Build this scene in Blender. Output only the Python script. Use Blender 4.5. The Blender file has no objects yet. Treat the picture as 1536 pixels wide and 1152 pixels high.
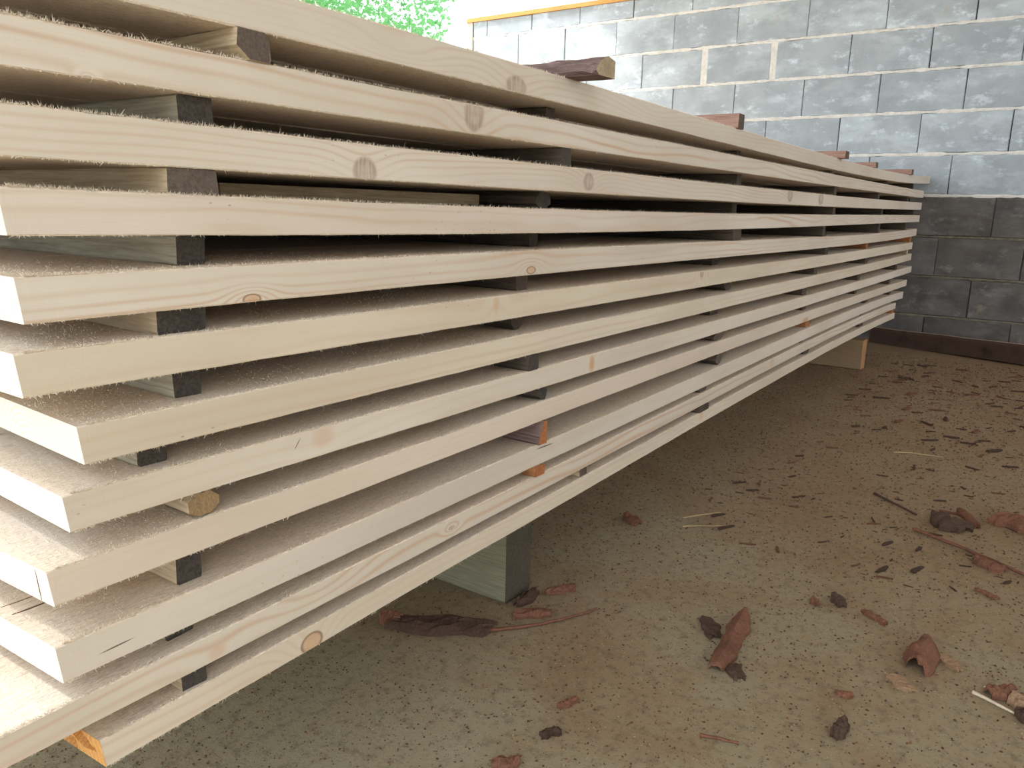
import bpy, math, random
from mathutils import Matrix, Vector, noise as mnoise

random.seed(7)
SC = bpy.context.scene
COL = SC.collection

# ------------------------------------------------------------------ camera, sky, sun, exposure
CAM = Vector((0.0, -0.6, 0.66))
cd = bpy.data.cameras.new('camera')
cam = bpy.data.objects.new('camera', cd); COL.objects.link(cam)
cd.sensor_width = 36.0; cd.lens = 1172.86 / 1536.0 * 36.0
cd.clip_start = 0.02; cd.clip_end = 200
_p, _y, _r = 0.22039, 0.60085, 0.02355
Fw = Vector((math.cos(_y)*math.cos(_p), math.sin(_y)*math.cos(_p), -math.sin(_p)))
Rt = Vector((math.sin(_y), -math.cos(_y), 0.0)); Up = Rt.cross(Fw)
R2 = Rt*math.cos(_r) + Up*math.sin(_r); U2 = -Rt*math.sin(_r) + Up*math.cos(_r)
cam.matrix_world = Matrix(((R2.x, U2.x, -Fw.x, CAM.x), (R2.y, U2.y, -Fw.y, CAM.y), (R2.z, U2.z, -Fw.z, CAM.z), (0, 0, 0, 1)))
SC.camera = cam

w = bpy.data.worlds.new('sky'); SC.world = w; w.use_nodes = True
bg = w.node_tree.nodes['Background']
bg.inputs[0].default_value = (0.86, 0.94, 1.0, 1); bg.inputs[1].default_value = 3.5

sd = bpy.data.lights.new('sun', 'SUN'); sd.energy = 14.0; sd.angle = math.radians(16.0); sd.color = (1.0, 0.97, 0.92)
sun = bpy.data.objects.new('sun', sd); COL.objects.link(sun)
sun.rotation_euler = Vector((0.21, -0.55, -0.90)).to_track_quat('-Z', 'Y').to_euler()

SC.view_settings.view_transform = 'Standard'; SC.view_settings.look = 'None'
SC.view_settings.gamma = 1.0; SC.view_settings.use_curve_mapping = False
SC.view_settings.exposure = -0.13
SC.cycles.use_denoising = True
SC.cycles.max_bounces = 8; SC.cycles.diffuse_bounces = 5

# ------------------------------------------------------------------ helpers
class MB:
    def __init__(s): s.v = []; s.f = []; s.m = []
    def vert(s, p): s.v.append(tuple(p)); return len(s.v)-1
    def face(s, idx, m=0): s.f.append(tuple(idx)); s.m.append(m)
    def box(s, a, b, m=0):
        x0, y0, z0 = a; x1, y1, z1 = b; n = len(s.v)
        s.v += [(x0,y0,z0),(x1,y0,z0),(x1,y1,z0),(x0,y1,z0),(x0,y0,z1),(x1,y0,z1),(x1,y1,z1),(x0,y1,z1)]
        for q in ((3,2,1,0),(4,5,6,7),(0,1,5,4),(1,2,6,5),(2,3,7,6),(3,0,4,7)): s.face([n+i for i in q], m)
    def mesh(s, name, mats):
        me = bpy.data.meshes.new(name); me.from_pydata(s.v, [], s.f)
        for m in mats: me.materials.append(m)
        if any(s.m): me.polygons.foreach_set('material_index', s.m)
        me.update(); return me
    def build(s, name, mats, parent=None, loc=(0,0,0), rotz=0.0):
        return link(name, s.mesh(name, mats if isinstance(mats, (list, tuple)) else [mats]), parent, loc, rotz)

def link(name, me, parent=None, loc=(0,0,0), rotz=0.0):
    o = bpy.data.objects.new(name, me); COL.objects.link(o)
    o.location = loc; o.rotation_euler = (0, 0, rotz)
    if parent: o.parent = parent
    return o
def empty(name, loc=(0,0,0)):
    o = bpy.data.objects.new(name, None); COL.objects.link(o); o.location = loc; o.empty_display_size = .05; return o
def tag(o, label=None, cat=None, group=None, kind=None):
    if label: o['label'] = label
    if cat: o['category'] = cat
    if group: o['group'] = group
    if kind: o['kind'] = kind
    return o
def smooth(o):
    for p in o.data.polygons: p.use_smooth = True
    return o

# --- tiny expression layer over shader nodes
class NT:
    def __init__(s, name, rough=0.85, spec=0.2):
        s.mat = bpy.data.materials.new(name); s.mat.use_nodes = True
        s.nt = s.mat.node_tree; s.b = s.nt.nodes['Principled BSDF']
        s.b.inputs['Roughness'].default_value = rough; s.b.inputs['Specular IOR Level'].default_value = spec
    def node(s, t): return s.nt.nodes.new(t)
    def set(s, sock, v):
        if isinstance(v, E): s.nt.links.new(v.o, sock)
        elif isinstance(v, (tuple, list)): sock.default_value = (*v, 1.0) if len(v) == 3 and len(sock.default_value) == 4 else v
        else: sock.default_value = v
    def math(s, op, a, b=None, c=None):
        n = s.node('ShaderNodeMath'); n.operation = op
        for i, v in enumerate((a, b, c)):
            if v is not None: s.set(n.inputs[i], v)
        return E(s, n.outputs[0])
    def coords(s, kind='Object'):
        n = s.node('ShaderNodeTexCoord'); return E(s, n.outputs[kind])
    def xyz(s, v):
        n = s.node('ShaderNodeSeparateXYZ'); s.set(n.inputs[0], v); return [E(s, o) for o in n.outputs]
    def comb(s, x, y, z):
        n = s.node('ShaderNodeCombineXYZ')
        for i, v in enumerate((x, y, z)): s.set(n.inputs[i], v)
        return E(s, n.outputs[0])
    def scaled(s, v, sc, off=(0,0,0)):
        n = s.node('ShaderNodeMapping'); s.set(n.inputs['Vector'], v); n.inputs['Scale'].default_value = sc; n.inputs['Location'].default_value = off
        return E(s, n.outputs[0])
    def noise(s, v, scale=1.0, detail=3.0, rough=0.55, dist=0.0):
        n = s.node('ShaderNodeTexNoise'); s.set(n.inputs['Vector'], v)
        n.inputs['Scale'].default_value = scale; n.inputs['Detail'].default_value = detail
        n.inputs['Roughness'].default_value = rough; n.inputs['Distortion'].default_value = dist
        return E(s, n.outputs[0])
    def voronoi(s, v, scale=1.0, feature='F1', out='Distance'):
        n = s.node('ShaderNodeTexVoronoi'); n.feature = feature; s.set(n.inputs['Vector'], v); n.inputs['Scale'].default_value = scale
        return E(s, n.outputs[out])
    def ramp(s, f, lo, hi):
        n = s.node('ShaderNodeMapRange'); n.interpolation_type = 'SMOOTHSTEP'; s.set(n.inputs[0], f)
        n.inputs[1].default_value = lo; n.inputs[2].default_value = hi; return E(s, n.outputs[0])
    def mix(s, f, a, b):
        n = s.node('ShaderNodeMix'); n.data_type = 'RGBA'; n.clamp_factor = True
        s.set(n.inputs[0], f); s.set(n.inputs[6], a); s.set(n.inputs[7], b); return E(s, n.outputs[2])
    def rand(s):
        return E(s, s.node('ShaderNodeObjectInfo').outputs['Random'])
    def color(s, c): s.set(s.b.inputs['Base Color'], c)
    def bump(s, h, strength=0.3, dist=0.002):
        n = s.node('ShaderNodeBump'); s.set(n.inputs['Height'], h); n.inputs['Strength'].default_value = strength; n.inputs['Distance'].default_value = dist
        s.nt.links.new(n.outputs[0], s.b.inputs['Normal'])
class E:
    def __init__(s, t, o): s.t = t; s.o = o
    def __add__(s, b): return s.t.math('ADD', s, b)
    __radd__ = __add__
    def __sub__(s, b): return s.t.math('SUBTRACT', s, b)
    def __rsub__(s, b): return s.t.math('SUBTRACT', b, s)
    def __mul__(s, b): return s.t.math('MULTIPLY', s, b)
    __rmul__ = __mul__
    def __truediv__(s, b): return s.t.math('DIVIDE', s, b)
    def __pow__(s, b): return s.t.math('POWER', s, b)
def fn(op, a): return a.t.math(op, a)

# ------------------------------------------------------------------ materials
PINE = (0.665, 0.59, 0.51); PINE_LATE = (0.53, 0.37, 0.265)
def pine_edge(name, seed, knots=(), cracks=(), base=PINE, late=PINE_LATE, lines=0.75):
    """planed-looking sawn edge with growth lines that bend round the knots"""
    rnd = random.Random(seed); t = NT(name, 0.75, 0.2); P = t.coords(); x, y, z = t.xyz(P)
    y0 = rnd.uniform(0.03, 0.10); z0 = rnd.choice((-1, 1)) * rnd.uniform(0.012, 0.05) + 0.016
    off = (rnd.uniform(0, 50), rnd.uniform(0, 50), rnd.uniform(0, 50))
    n1 = t.noise(t.scaled(P, (1.1, 5, 5), off), 1, 2) - 0.5
    n2 = t.noise(t.scaled(P, (3.5, 14, 14), off), 1, 2) - 0.5
    ry = y - y0; rz = z - z0 + n1 * 0.035
    r = fn('SQRT', ry*ry + rz*rz) + n1 * 0.02 + n2 * 0.006
    dark = None; ring_k = None; stain = None
    for (kx, kz, rx, rzz, kind) in knots:
        dx = x - kx; dz = z - kz
        d2 = (dx*dx) * (1.0/(rx*rx)) + (dz*dz) * (1.0/(rzz*rzz))
        far = fn('EXPONENT', d2 * (-0.16))
        r = r + far * (0.013 if kind != 'f' else 0.004)
        d = fn('SQRT', d2) + n2 * 0.5
        if kind in 'dk':
            m = (1.0 - t.ramp(d, 0.75, 1.12)) * (t.ramp(d, 0.25, 0.95)*0.35 + 0.65); dark = m if dark is None else t.math('MAXIMUM', dark, m)
        elif kind == 'r':
            m = t.ramp(d, 0.7, 0.95) * (1.0 - t.ramp(d, 0.95, 1.15)); ring_k = m if ring_k is None else t.math('MAXIMUM', ring_k, m)
            m2 = (1.0 - t.ramp(d, 0.7, 1.0)) * 0.6; stain = m2 if stain is None else t.math('MAXIMUM', stain, m2)
        elif kind in 'fo':
            m = (1.0 - t.ramp(d, 0.3, 1.1)) * (0.35 if kind == 'f' else 0.75); stain = m if stain is None else t.math('MAXIMUM', stain, m)
    period = rnd.uniform(0.0042, 0.0075)
    ring = t.math('SINE', r * (6.2832/period)) * 0.5 + 0.5
    ring = ring ** 3.0
    mask = t.ramp(t.noise(t.scaled(P, (1.6, 20, 30), off[::-1]), 1, 2), 0.35, 0.7)
    tone = t.noise(t.scaled(P, (2.2, 9, 9), off), 1, 3)
    fib = t.noise(t.scaled(P, (25, 500, 700), off), 1, 3, 0.7)
    base = tuple(c*0.96 for c in base)
    b2 = tuple(c*0.86*k for c, k in zip(base, (1.0, 0.97, 0.93)))
    c = t.mix(t.ramp(tone, 0.3, 0.75), base, b2)
    c = t.mix(ring * (mask*0.7 + 0.3) * lines, c, late)
    c = t.mix(t.ramp(fib, 0.45, 0.75) * 0.16, c, (0.50, 0.38, 0.27))
    # little specks of resin and saw dirt
    sp = t.voronoi(t.scaled(P, (70, 110, 150), off), 1)
    spm = t.ramp(t.noise(t.scaled(P, (5, 20, 20), off), 1, 2), 0.58, 0.7)
    c = t.mix((1.0 - t.ramp(sp, 0.05, 0.16)) * spm * 0.7, c, (0.22, 0.15, 0.11))
    if stain is not None: c = t.mix(stain, c, (0.52, 0.28, 0.13))
    if dark is not None:
        kn = t.ramp(t.noise(t.scaled(P, (420, 60, 40), off), 1, 3), 0.3, 0.7)
        c = t.mix(dark * 0.85, c, t.mix(kn, (0.26, 0.185, 0.145), (0.46, 0.36, 0.29)))
    if ring_k is not None: c = t.mix(ring_k * 0.8, c, (0.22, 0.115, 0.06))
    for (ax, az, bx, bz, wd) in cracks:
        mx, mz = (ax+bx)/2, (az+bz)/2; L = math.hypot(bx-ax, bz-az)/2; ca, sa = (bx-ax)/(2*L), (bz-az)/(2*L)
        u = (x-mx)*ca + (z-mz)*sa; v = (z-mz)*ca - (x-mx)*sa + n2*0.004
        d = fn('ABSOLUTE', v)*(1/wd) + (u*u)*(1/(L*L))
        c = t.mix((1.0 - t.ramp(d, 0.6, 1.1)) * 0.9, c, (0.08, 0.05, 0.035))
    t.color(c)
    h = fib*0.5 + t.noise(t.scaled(P, (420, 30, 40), off), 1, 2)*0.5
    t.bump(h, 0.35, 0.0008)
    return t.mat

def pine_rough(name, base, warm, seed=0):
    """fuzzy rough-sawn wide face with lifted fibres and saw marks"""
    t = NT(name, 0.95, 0.1); P = t.coords(); R = t.rand() * 37.0
    x, y, z = t.xyz(P); Q = t.comb(x + R, y + R, z)
    n = t.noise(t.scaled(Q, (3, 12, 12)), 1, 3)
    sl = t.comb(x + y*0.45, y, z)
    fz = t.noise(t.scaled(sl, (90, 640, 200)), 1, 3, 0.75)
    fz2 = t.noise(t.scaled(t.comb(x + y*0.8 + R, y - x*0.25, z), (190, 620, 100)), 1, 3, 0.75)
    saw = t.noise(t.scaled(t.comb(x - y*0.18 + R, y, z), (260, 5, 5)), 1, 2)
    c = t.mix(t.ramp(n, 0.3, 0.7), base, warm)
    c = t.mix(t.ramp(fz, 0.46, 0.66)*0.6, c, tuple(k*0.5 for k in base))
    c = t.mix(t.ramp(fz2, 0.54, 0.66)*0.75, c, (0.84, 0.77, 0.67))
    t.color(c); t.bump(fz*0.6 + fz2*0.7 + saw*0.25, 0.9, 0.0016)
    return t.mat

def end_grain(name, base, dark):
    t = NT(name, 0.95, 0.1); P = t.coords(); R = t.rand()*11.0
    x, y, z = t.xyz(P)
    a = y - 0.09 - R*0.004; b = z + 0.03 - R*0.002
    r = fn('SQRT', a*a + b*b) + (t.noise(P, 18, 2) - 0.5)*0.006
    ring = (t.math('SINE', r*1150.0)*0.5 + 0.5) ** 2.0
    sp = t.noise(t.scaled(P, (300, 300, 500)), 1, 3, 0.75)
    c = t.mix(ring*0.4, base, dark); c = t.mix(t.ramp(sp, 0.5, 0.75)*0.55, c, dark)
    t.color(c); t.bump(sp + ring*0.2, 0.8, 0.002)
    return t.mat

def stick_mat(name, base, dark, streak=0.7):
    """weathered stick: grain runs along y"""
    t = NT(name, 0.9, 0.12); P = t.coords(); R = t.rand()*29.0; x, y, z = t.xyz(P)
    Q = t.comb(x + R, y + R, z + R)
    g = t.noise(t.scaled(Q, (330, 13, 330)), 1, 5, 0.72); s = t.noise(t.scaled(Q, (14, 6, 14)), 1, 4)
    sp = t.noise(t.scaled(Q, (120, 90, 120)), 1, 3, 0.7)
    c = t.mix(t.ramp(g, 0.35, 0.7)*streak, base, dark)
    c = t.mix(t.ramp(s, 0.5, 0.8)*0.6, c, tuple(k*0.6 for k in dark))
    c = t.mix(t.ramp(sp, 0.66, 0.8)*0.4, c, tuple(min(1, k*1.6) for k in base))
    t.color(c); t.bump(g + sp*0.6, 0.8, 0.0018)
    return t.mat

M = {}
M['rough_a'] = pine_rough('pine_rough_sawn', (0.70, 0.605, 0.50), (0.71, 0.565, 0.43))
M['end'] = end_grain('pine_end_grain', (0.84, 0.78, 0.68), (0.60, 0.46, 0.34))
M['end_orange'] = end_grain('orange_end_grain', (0.66, 0.36, 0.13), (0.40, 0.17, 0.06))
M['st_grey'] = stick_mat('weathered_grey_stick', (0.40, 0.365, 0.28), (0.19, 0.165, 0.12))
M['st_tan'] = stick_mat('weathered_tan_stick', (0.50, 0.40, 0.27), (0.28, 0.205, 0.125))
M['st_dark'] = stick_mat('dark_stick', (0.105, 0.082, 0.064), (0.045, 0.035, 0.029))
M['st_orange'] = stick_mat('fresh_orange_stick', (0.42, 0.19, 0.08), (0.25, 0.10, 0.04))
M['st_red'] = stick_mat('reddish_stick', (0.40, 0.25, 0.20), (0.22, 0.12, 0.095))
M['se_dark'] = stick_mat('dark_stick_end', (0.085, 0.072, 0.062), (0.028, 0.024, 0.022))
M['se_brown'] = stick_mat('brown_stick_end', (0.15, 0.115, 0.095), (0.07, 0.05, 0.045))
M['se_orange'] = stick_mat('orange_stick_end', (0.42, 0.165, 0.068), (0.27, 0.10, 0.04))
M['bark'] = stick_mat('bark', (0.215, 0.098, 0.06), (0.085, 0.04, 0.027))
M['se_log'] = stick_mat('knotty_stick_end', (0.36, 0.235, 0.12), (0.17, 0.12, 0.075))
M['billet'] = stick_mat('billet_bark', (0.24, 0.16, 0.145), (0.085, 0.055, 0.052), 0.9)
M['bark_dark'] = stick_mat('dark_bark', (0.10, 0.06, 0.042), (0.035, 0.022, 0.017))
M['bark_tan'] = stick_mat('tan_chip', (0.33, 0.21, 0.125), (0.19, 0.11, 0.065))
M['straw'] = stick_mat('straw', (0.46, 0.34, 0.20), (0.30, 0.20, 0.11))
M['white_wood'] = stick_mat('white_splinter', (0.66, 0.55, 0.42), (0.45, 0.34, 0.23))
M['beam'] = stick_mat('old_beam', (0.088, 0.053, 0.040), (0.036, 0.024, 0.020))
M['beam_top_lit'] = stick_mat('old_beam_top_lit', (0.42, 0.32, 0.24), (0.26, 0.18, 0.13))  # paler than the front: light on the top face is put into the colour
M['bearer'] = stick_mat('bearer_side', (0.235, 0.22, 0.15), (0.115, 0.10, 0.068), 0.6)
M['bearer_end'] = stick_mat('bearer_end', (0.105, 0.088, 0.063), (0.045, 0.037, 0.029))
M['far_bearer'] = stick_mat('far_bearer', (0.30, 0.21, 0.125), (0.17, 0.11, 0.065), 0.5)
M['far_bearer_end'] = stick_mat('far_bearer_end', (0.47, 0.25, 0.12), (0.30, 0.14, 0.065))
M['trim'] = stick_mat('orange_plate', (0.62, 0.34, 0.12), (0.46, 0.22, 0.07))
M['trim_end'] = stick_mat('pale_post', (0.62, 0.52, 0.43), (0.48, 0.39, 0.31))

def block_mat(name, base, alt, dust):
    t = NT(name, 0.95, 0.1); P = t.coords('Object'); R = t.rand(); R9 = R*91.0
    x, y, z = t.xyz(P); Q = t.comb(x + R9, y + R9, z - R9)
    n = t.noise(Q, 7, 4, 0.6); n2 = t.noise(t.scaled(Q, (3, 3, 7), (4, 1, 2)), 1, 5, 0.65); g = t.noise(Q, 210, 3, 0.7)
    n3 = t.noise(t.scaled(Q, (9, 9, 16), (9, 3, 5)), 1, 5, 0.7)
    c = t.mix(t.ramp(n, 0.3, 0.7), base, alt)
    c = t.mix(t.ramp(n2, 0.44, 0.66)*0.7, c, dust)
    c = t.mix(t.ramp(n3, 0.54, 0.70)*0.6, c, tuple(min(1, k*1.35) for k in dust))
    c = t.mix(t.ramp(t.noise(Q, 12, 4, 0.7), 0.60, 0.75)*0.35, c, (0.46, 0.35, 0.26))
    c = t.mix(t.ramp(g, 0.55, 0.75)*0.35, c, tuple(k*0.45 for k in base))
    hs = R*0.5
    c = t.mix(hs*0.45, c, tuple(k*0.72 for k in base))
    t.color(c); t.bump(g*0.7 + n3*0.4, 0.7, 0.003)
    return t.mat
M['block'] = block_mat('grey_concrete_block', (0.35, 0.39, 0.425), (0.43, 0.475, 0.51), (0.58, 0.65, 0.70))
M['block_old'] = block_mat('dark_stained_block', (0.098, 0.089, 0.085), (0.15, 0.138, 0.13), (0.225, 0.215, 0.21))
def plain(name, a, b, sc=30, rough=0.95, bump=0.6, bd=0.003, stretch=(1, 1, 1)):
    t = NT(name, rough, 0.1); P = t.scaled(t.coords(), stretch); n = t.noise(P, sc, 5, 0.65); g = t.noise(P, sc*9, 3, 0.7)
    t.color(t.mix(t.ramp(n*0.6 + g*0.4, 0.35, 0.65), a, b)); t.bump(n + g*0.6, bump, bd); return t.mat
M['mortar'] = plain('pale_mortar', (0.60, 0.58, 0.54), (0.80, 0.78, 0.74))
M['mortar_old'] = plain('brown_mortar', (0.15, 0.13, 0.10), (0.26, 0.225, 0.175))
M['core'] = plain('joint_shadow_core', (0.06, 0.055, 0.05), (0.10, 0.095, 0.09))
M['ceiling'] = plain('roof_boards', (0.23, 0.16, 0.10), (0.34, 0.25, 0.16), 6, stretch=(1, 8, 1))
M['ground'] = plain('gravel_yard', (0.34, 0.32, 0.28), (0.50, 0.48, 0.43), 5)
M['added_shade_wall'] = plain('added_wall_render', (0.40, 0.37, 0.32), (0.50, 0.46, 0.40), 4)  # for the added wall out of view
M['tree_bark'] = plain('tree_trunk_bark', (0.12, 0.09, 0.065), (0.22, 0.17, 0.12), 14)

def floor_mat():
    t = NT('dusty_concrete_floor', 0.92, 0.15); P = t.coords(); x, y, z = t.xyz(P)
    big = t.noise(P, 1.6, 4, 0.6, 0.4); mid = t.noise(P, 7, 5, 0.65, 0.3); fine = t.noise(P, 60, 5, 0.7); grain = t.noise(P, 330, 3, 0.7)
    grey = (0.290, 0.258, 0.172); brown = (0.275, 0.200, 0.120); red = (0.232, 0.152, 0.088)
    # dirt tone from noise, turning browner with distance along x
    dirt = t.ramp(big*1.0 + mid*0.45 + x*0.17, 0.66, 1.10)
    c = t.mix(dirt, grey, brown)
    c = t.mix(t.ramp(mid*0.6 + big*0.5 + x*0.05, 0.60, 0.82)*0.75, c, red)
    c = t.mix(t.ramp(fine, 0.46, 0.70)*0.6, c, (0.125, 0.092, 0.062))
    c = t.mix(t.ramp(grain, 0.6, 0.76)*0.5, c, (0.42, 0.36, 0.26))
    sp = t.voronoi(t.scaled(P, (1, 1, 1)), 115); c = t.mix((1.0 - t.ramp(sp, 0.06, 0.17))*0.75, c, (0.085, 0.055, 0.038))
    t.color(c); t.bump(mid*0.3 + fine*0.7 + grain*0.35, 0.7, 0.004)
    return t.mat
M['floor'] = floor_mat()

# ------------------------------------------------------------------ the setting
b = MB(); b.box((-1.9, -4.2, -0.14), (5.0, 4.2, 0.0)); tag(b.build('floor', M['floor']), kind='structure')
b = MB(); b.box((-45, -45, -0.30), (50, 50, -0.10)); tag(b.build('ground', M['ground']), kind='structure')
b = MB(); b.box((-0.55, -3.4, 2.75), (5.6, 2.45, 2.87)); tag(b.build('ceiling', M['ceiling']), kind='structure')  # shed roof out of view, its edges set to shape the skylight

b = MB(); b.box((-1.6, -3.4, 0.0), (2.3, -3.2, 2.75)); tag(b.build('added_shade_wall', M['added_shade_wall']), kind='structure')  # added wall out of view, cut short to steer light onto the board fronts
WX = 4.65; COURSE = 0.2070; BASE = -0.0520; WTOP = 1.915; WL, WR = 2.985, -3.19
b = MB(); b.box((WX+0.012, WR, 0.0), (WX+0.20, WL, WTOP)); wall = tag(b.build('wall_right', M['core']), kind='structure')
def block_mesh(y0, y1, z0, z1, rnd):
    m = MB(); c = 0.003; d = 0.19
    j = lambda a: rnd.uniform(-a, a)
    n = 0.0016
    A = [(y0+j(n), z0+j(n)), (y1+j(n), z0+j(n)), (y1+j(n), z1+j(n)), (y0+j(n), z1+j(n))]
    px = j(0.0015)
    for (yy, zz) in A: m.vert((d, yy, zz))
    for (yy, zz) in A: m.vert((0.004+px, yy, zz))
    cy, cz = (y0+y1)/2, (z0+z1)/2
    for (yy, zz) in A:
        k = c*rnd.uniform(0.5, 1.7); m.vert((px+j(0.0008), yy + (k if yy < cy else -k), zz + (k if zz < cz else -k)))
    for i in range(4):
        k = (i+1) % 4
        m.face((i, k, 4+k, 4+i)); m.face((4+i, 4+k, 8+k, 8+i))
    m.face((11, 10, 9, 8)); return m
phase = {9: 1.371, 8: 0.302, 7: 0.077, 6: 0.299, 5: 0.082, 4: 0.306, 3: -0.302, 2: -0.072, 1: -0.248, 0: -0.056}   # a joint of each course
known = {9: [1.371, 1.752, 2.129, 2.497, 2.865], 8: [-0.102, 0.302, 0.697, 1.088, 1.476, 1.86, 2.233, 2.6], 7: [-0.32, 0.077, 0.465, 0.869, 1.272, 1.672],
         6: [-0.1, 0.299, 0.687, 1.076, 1.458], 5: [-0.32, 0.082, 0.478, 0.877], 4: [-0.083, 0.306], 3: [-0.302], 2: [-0.454, -0.072], 1: [-0.248], 0: [-0.45, -0.056]}
rnd = random.Random(5)
for r in range(10):
    z0 = BASE + COURSE*r; z1 = min(z0 + COURSE, WTOP+0.004)
    ks = sorted(known[r]); js = list(ks)
    while js[0] > WR + 0.15: js.insert(0, js[0] - 0.395 + rnd.uniform(-.004, .004))
    while js[-1] < WL - 0.15: js.append(js[-1] + 0.39 + rnd.uniform(-.004, .004))
    js = [v for v in js if WR + 0.06 < v < WL - 0.03]; js = [WR] + js + [WL]
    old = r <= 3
    for i in range(len(js)-1):
        filled = lambda v: r == 7 and any(abs(v - q) < .01 for q in (0.869, 1.272))
        ga = 0.017 if filled(js[i]) else rnd.uniform(0.0006, 0.0026); gb = 0.017 if filled(js[i+1]) else rnd.uniform(0.0006, 0.0026)
        zb = max(z0 + 0.006, 0.0); zt = z1 - (0.006 if z1 < WTOP else 0.0)
        cy, cz = (js[i]+js[i+1])/2, (zb+zt)/2
        m = block_mesh(js[i]+ga-cy, js[i+1]-gb-cy, zb-cz, zt-cz, rnd)
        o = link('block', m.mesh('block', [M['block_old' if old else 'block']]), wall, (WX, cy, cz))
        if i and filled(js[i]):
            q = MB(); q.box((WX+0.002, js[i]-0.019, zb-0.004), (WX+0.05, js[i]+0.019, zt+0.004)); q.build('mortar_joint', M['mortar'], wall)
    if r:   # bed of mortar with ragged edges under this course
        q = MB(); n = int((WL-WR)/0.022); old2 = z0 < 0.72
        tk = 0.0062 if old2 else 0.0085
        for i in range(n+1):
            y = WR + (WL-WR)*i/n; e = lambda: tk*(0.9 + 0.75*mnoise.noise((y*23, r*7.3, rnd.random()*0.9)))
            xo = WX + (0.004 if old2 else -0.0012) + rnd.uniform(-.001, .001)
            a_, b_ = z0 - e(), z0 + e()
            q.vert((WX+0.05, y, a_)); q.vert((xo+0.002, y, a_)); q.vert((xo, y, z0)); q.vert((xo+0.002, y, b_)); q.vert((WX+0.05, y, b_))
        for i in range(n):
            for k in range(4): q.face((i*5+k, i*5+k+1, (i+1)*5+k+1, (i+1)*5+k))
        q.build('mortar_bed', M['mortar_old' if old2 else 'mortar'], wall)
b = MB(); b.box((WX-0.012, WR, WTOP+0.004), (WX+0.2, WL+0.05, WTOP+0.030)); tag(b.build('trim_1', M['trim']), kind='structure')
b = MB(); b.box((WX-0.006, WL+0.002, 0.0), (WX+0.2, WL+0.05, WTOP+0.003)); tag(b.build('trim_2', M['trim_end']), kind='structure')

# ------------------------------------------------------------------ the stack of boards
PROF = {1: (0.80164, 0.01098, -0.00954, 0.00189, 0.03514), 2: (0.74512, 0.00198, -0.00013, 9e-05, 0.03403), 3: (0.68794, -0.00393, 0.00171, -3e-05, 0.03498),
        4: (0.63761, -0.0173, 0.00793, -0.00086, 0.03318), 5: (0.57021, 0.00467, -0.00557, 0.00109, 0.03401), 6: (0.51987, -0.00774, 0.00092, 0.00011, 0.0329),
        7: (0.45752, 0.00117, -0.00273, 0.00058, 0.03158), 8: (0.40867, -0.00694, 0.00093, -1e-05, 0.03059), 9: (0.35004, 0.00383, -0.00221, 0.0001, 0.03015),
        10: (0.28636, -0.00984, 0.00931, -0.00177, 0.03285), 11: (0.23837, -0.00469, 0.00933, -0.00196, 0.0282), 12: (0.18863, 0.00743, 0.00374, -0.00127, 0.0274)}
XS = {1: (0.20, 4.625), 2: (0.20, 4.467), 3: (0.19, 4.451), 4: (0.2535, 4.441), 5: (0.258, 4.404), 6: (0.252, 4.323), 7: (0.290, 4.335), 8: (0.274, 4.398), 9: (0.257, 4.296), 10: (0.257, 4.231), 11: (0.15, 4.056), 12: (0.283, 4.058)}
WID = {1: 0.10, 2: 0.135, 3: 0.15, 4: 0.21, 5: 0.20, 6: 0.22, 7: 0.225, 8: 0.21, 9: 0.20, 10: 0.215, 11: 0.23, 12: 0.20}
def bot(k, x): a = PROF[k]; return a[0] + a[1]*x + a[2]*x*x + a[3]*x**3
def top(k, x): return bot(k, x) + PROF[k][4]
KNOTS = [(1,0.870,0.0070,0.0230,0.0125,'d'),(1,0.653,0.0147,0.0317,0.0066,'s'),(2,0.783,0.0235,0.0185,0.0210,'d'),(3,0.599,0.0070,0.0180,0.0160,'d'),(3,1.067,0.0174,0.0165,0.0137,'d'),
 (3,2.137,0.0256,0.0246,0.0202,'d'),(3,2.464,0.0219,0.0313,0.0190,'d'),(5,0.452,0.0027,0.0102,0.0049,'r'),(5,0.916,0.0070,0.0119,0.0055,'r'),(6,0.835,0.0239,0.0091,0.0195,'f'),
 (8,0.532,0.0198,0.0183,0.0143,'f'),(8,1.104,0.0154,0.0114,0.0180,'o'),(9,2.429,0.0060,0.0504,0.0107,'o'),(11,0.393,0.0077,0.0127,0.0081,'f'),(11,0.521,0.0222,0.0283,0.0077,'s'),
 (11,0.743,0.0142,0.0069,0.0028,'k'),(12,0.507,0.0081,0.0147,0.0109,'r'),(2,0.320,0.0002,0.0034,0.0019,'d'),(1,1.293,0.0208,0.0550,0.0107,'s'),(6,1.558,0.0301,0.0112,0.0111,'d'),
 (12,1.619,0.0157,0.0166,0.0160,'f'),(11,2.122,0.0185,0.0254,0.0194,'f'),(4,3.547,0.0208,0.0447,0.0160,'f')]
CRACKS = {8: [(0.4933, 0.0132, 0.5032, 0.0263, 0.0006)], 10: [(0.284, 0.0115, 0.3185, 0.0128, 0.0008), (0.941, 0.0264, 0.9959, 0.0246, 0.0012)]}
ORD = ['topmost', 'second', 'third', 'fourth', 'fifth', 'sixth', 'seventh', 'eighth', 'ninth', 'tenth', 'eleventh', 'lowest']

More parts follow.
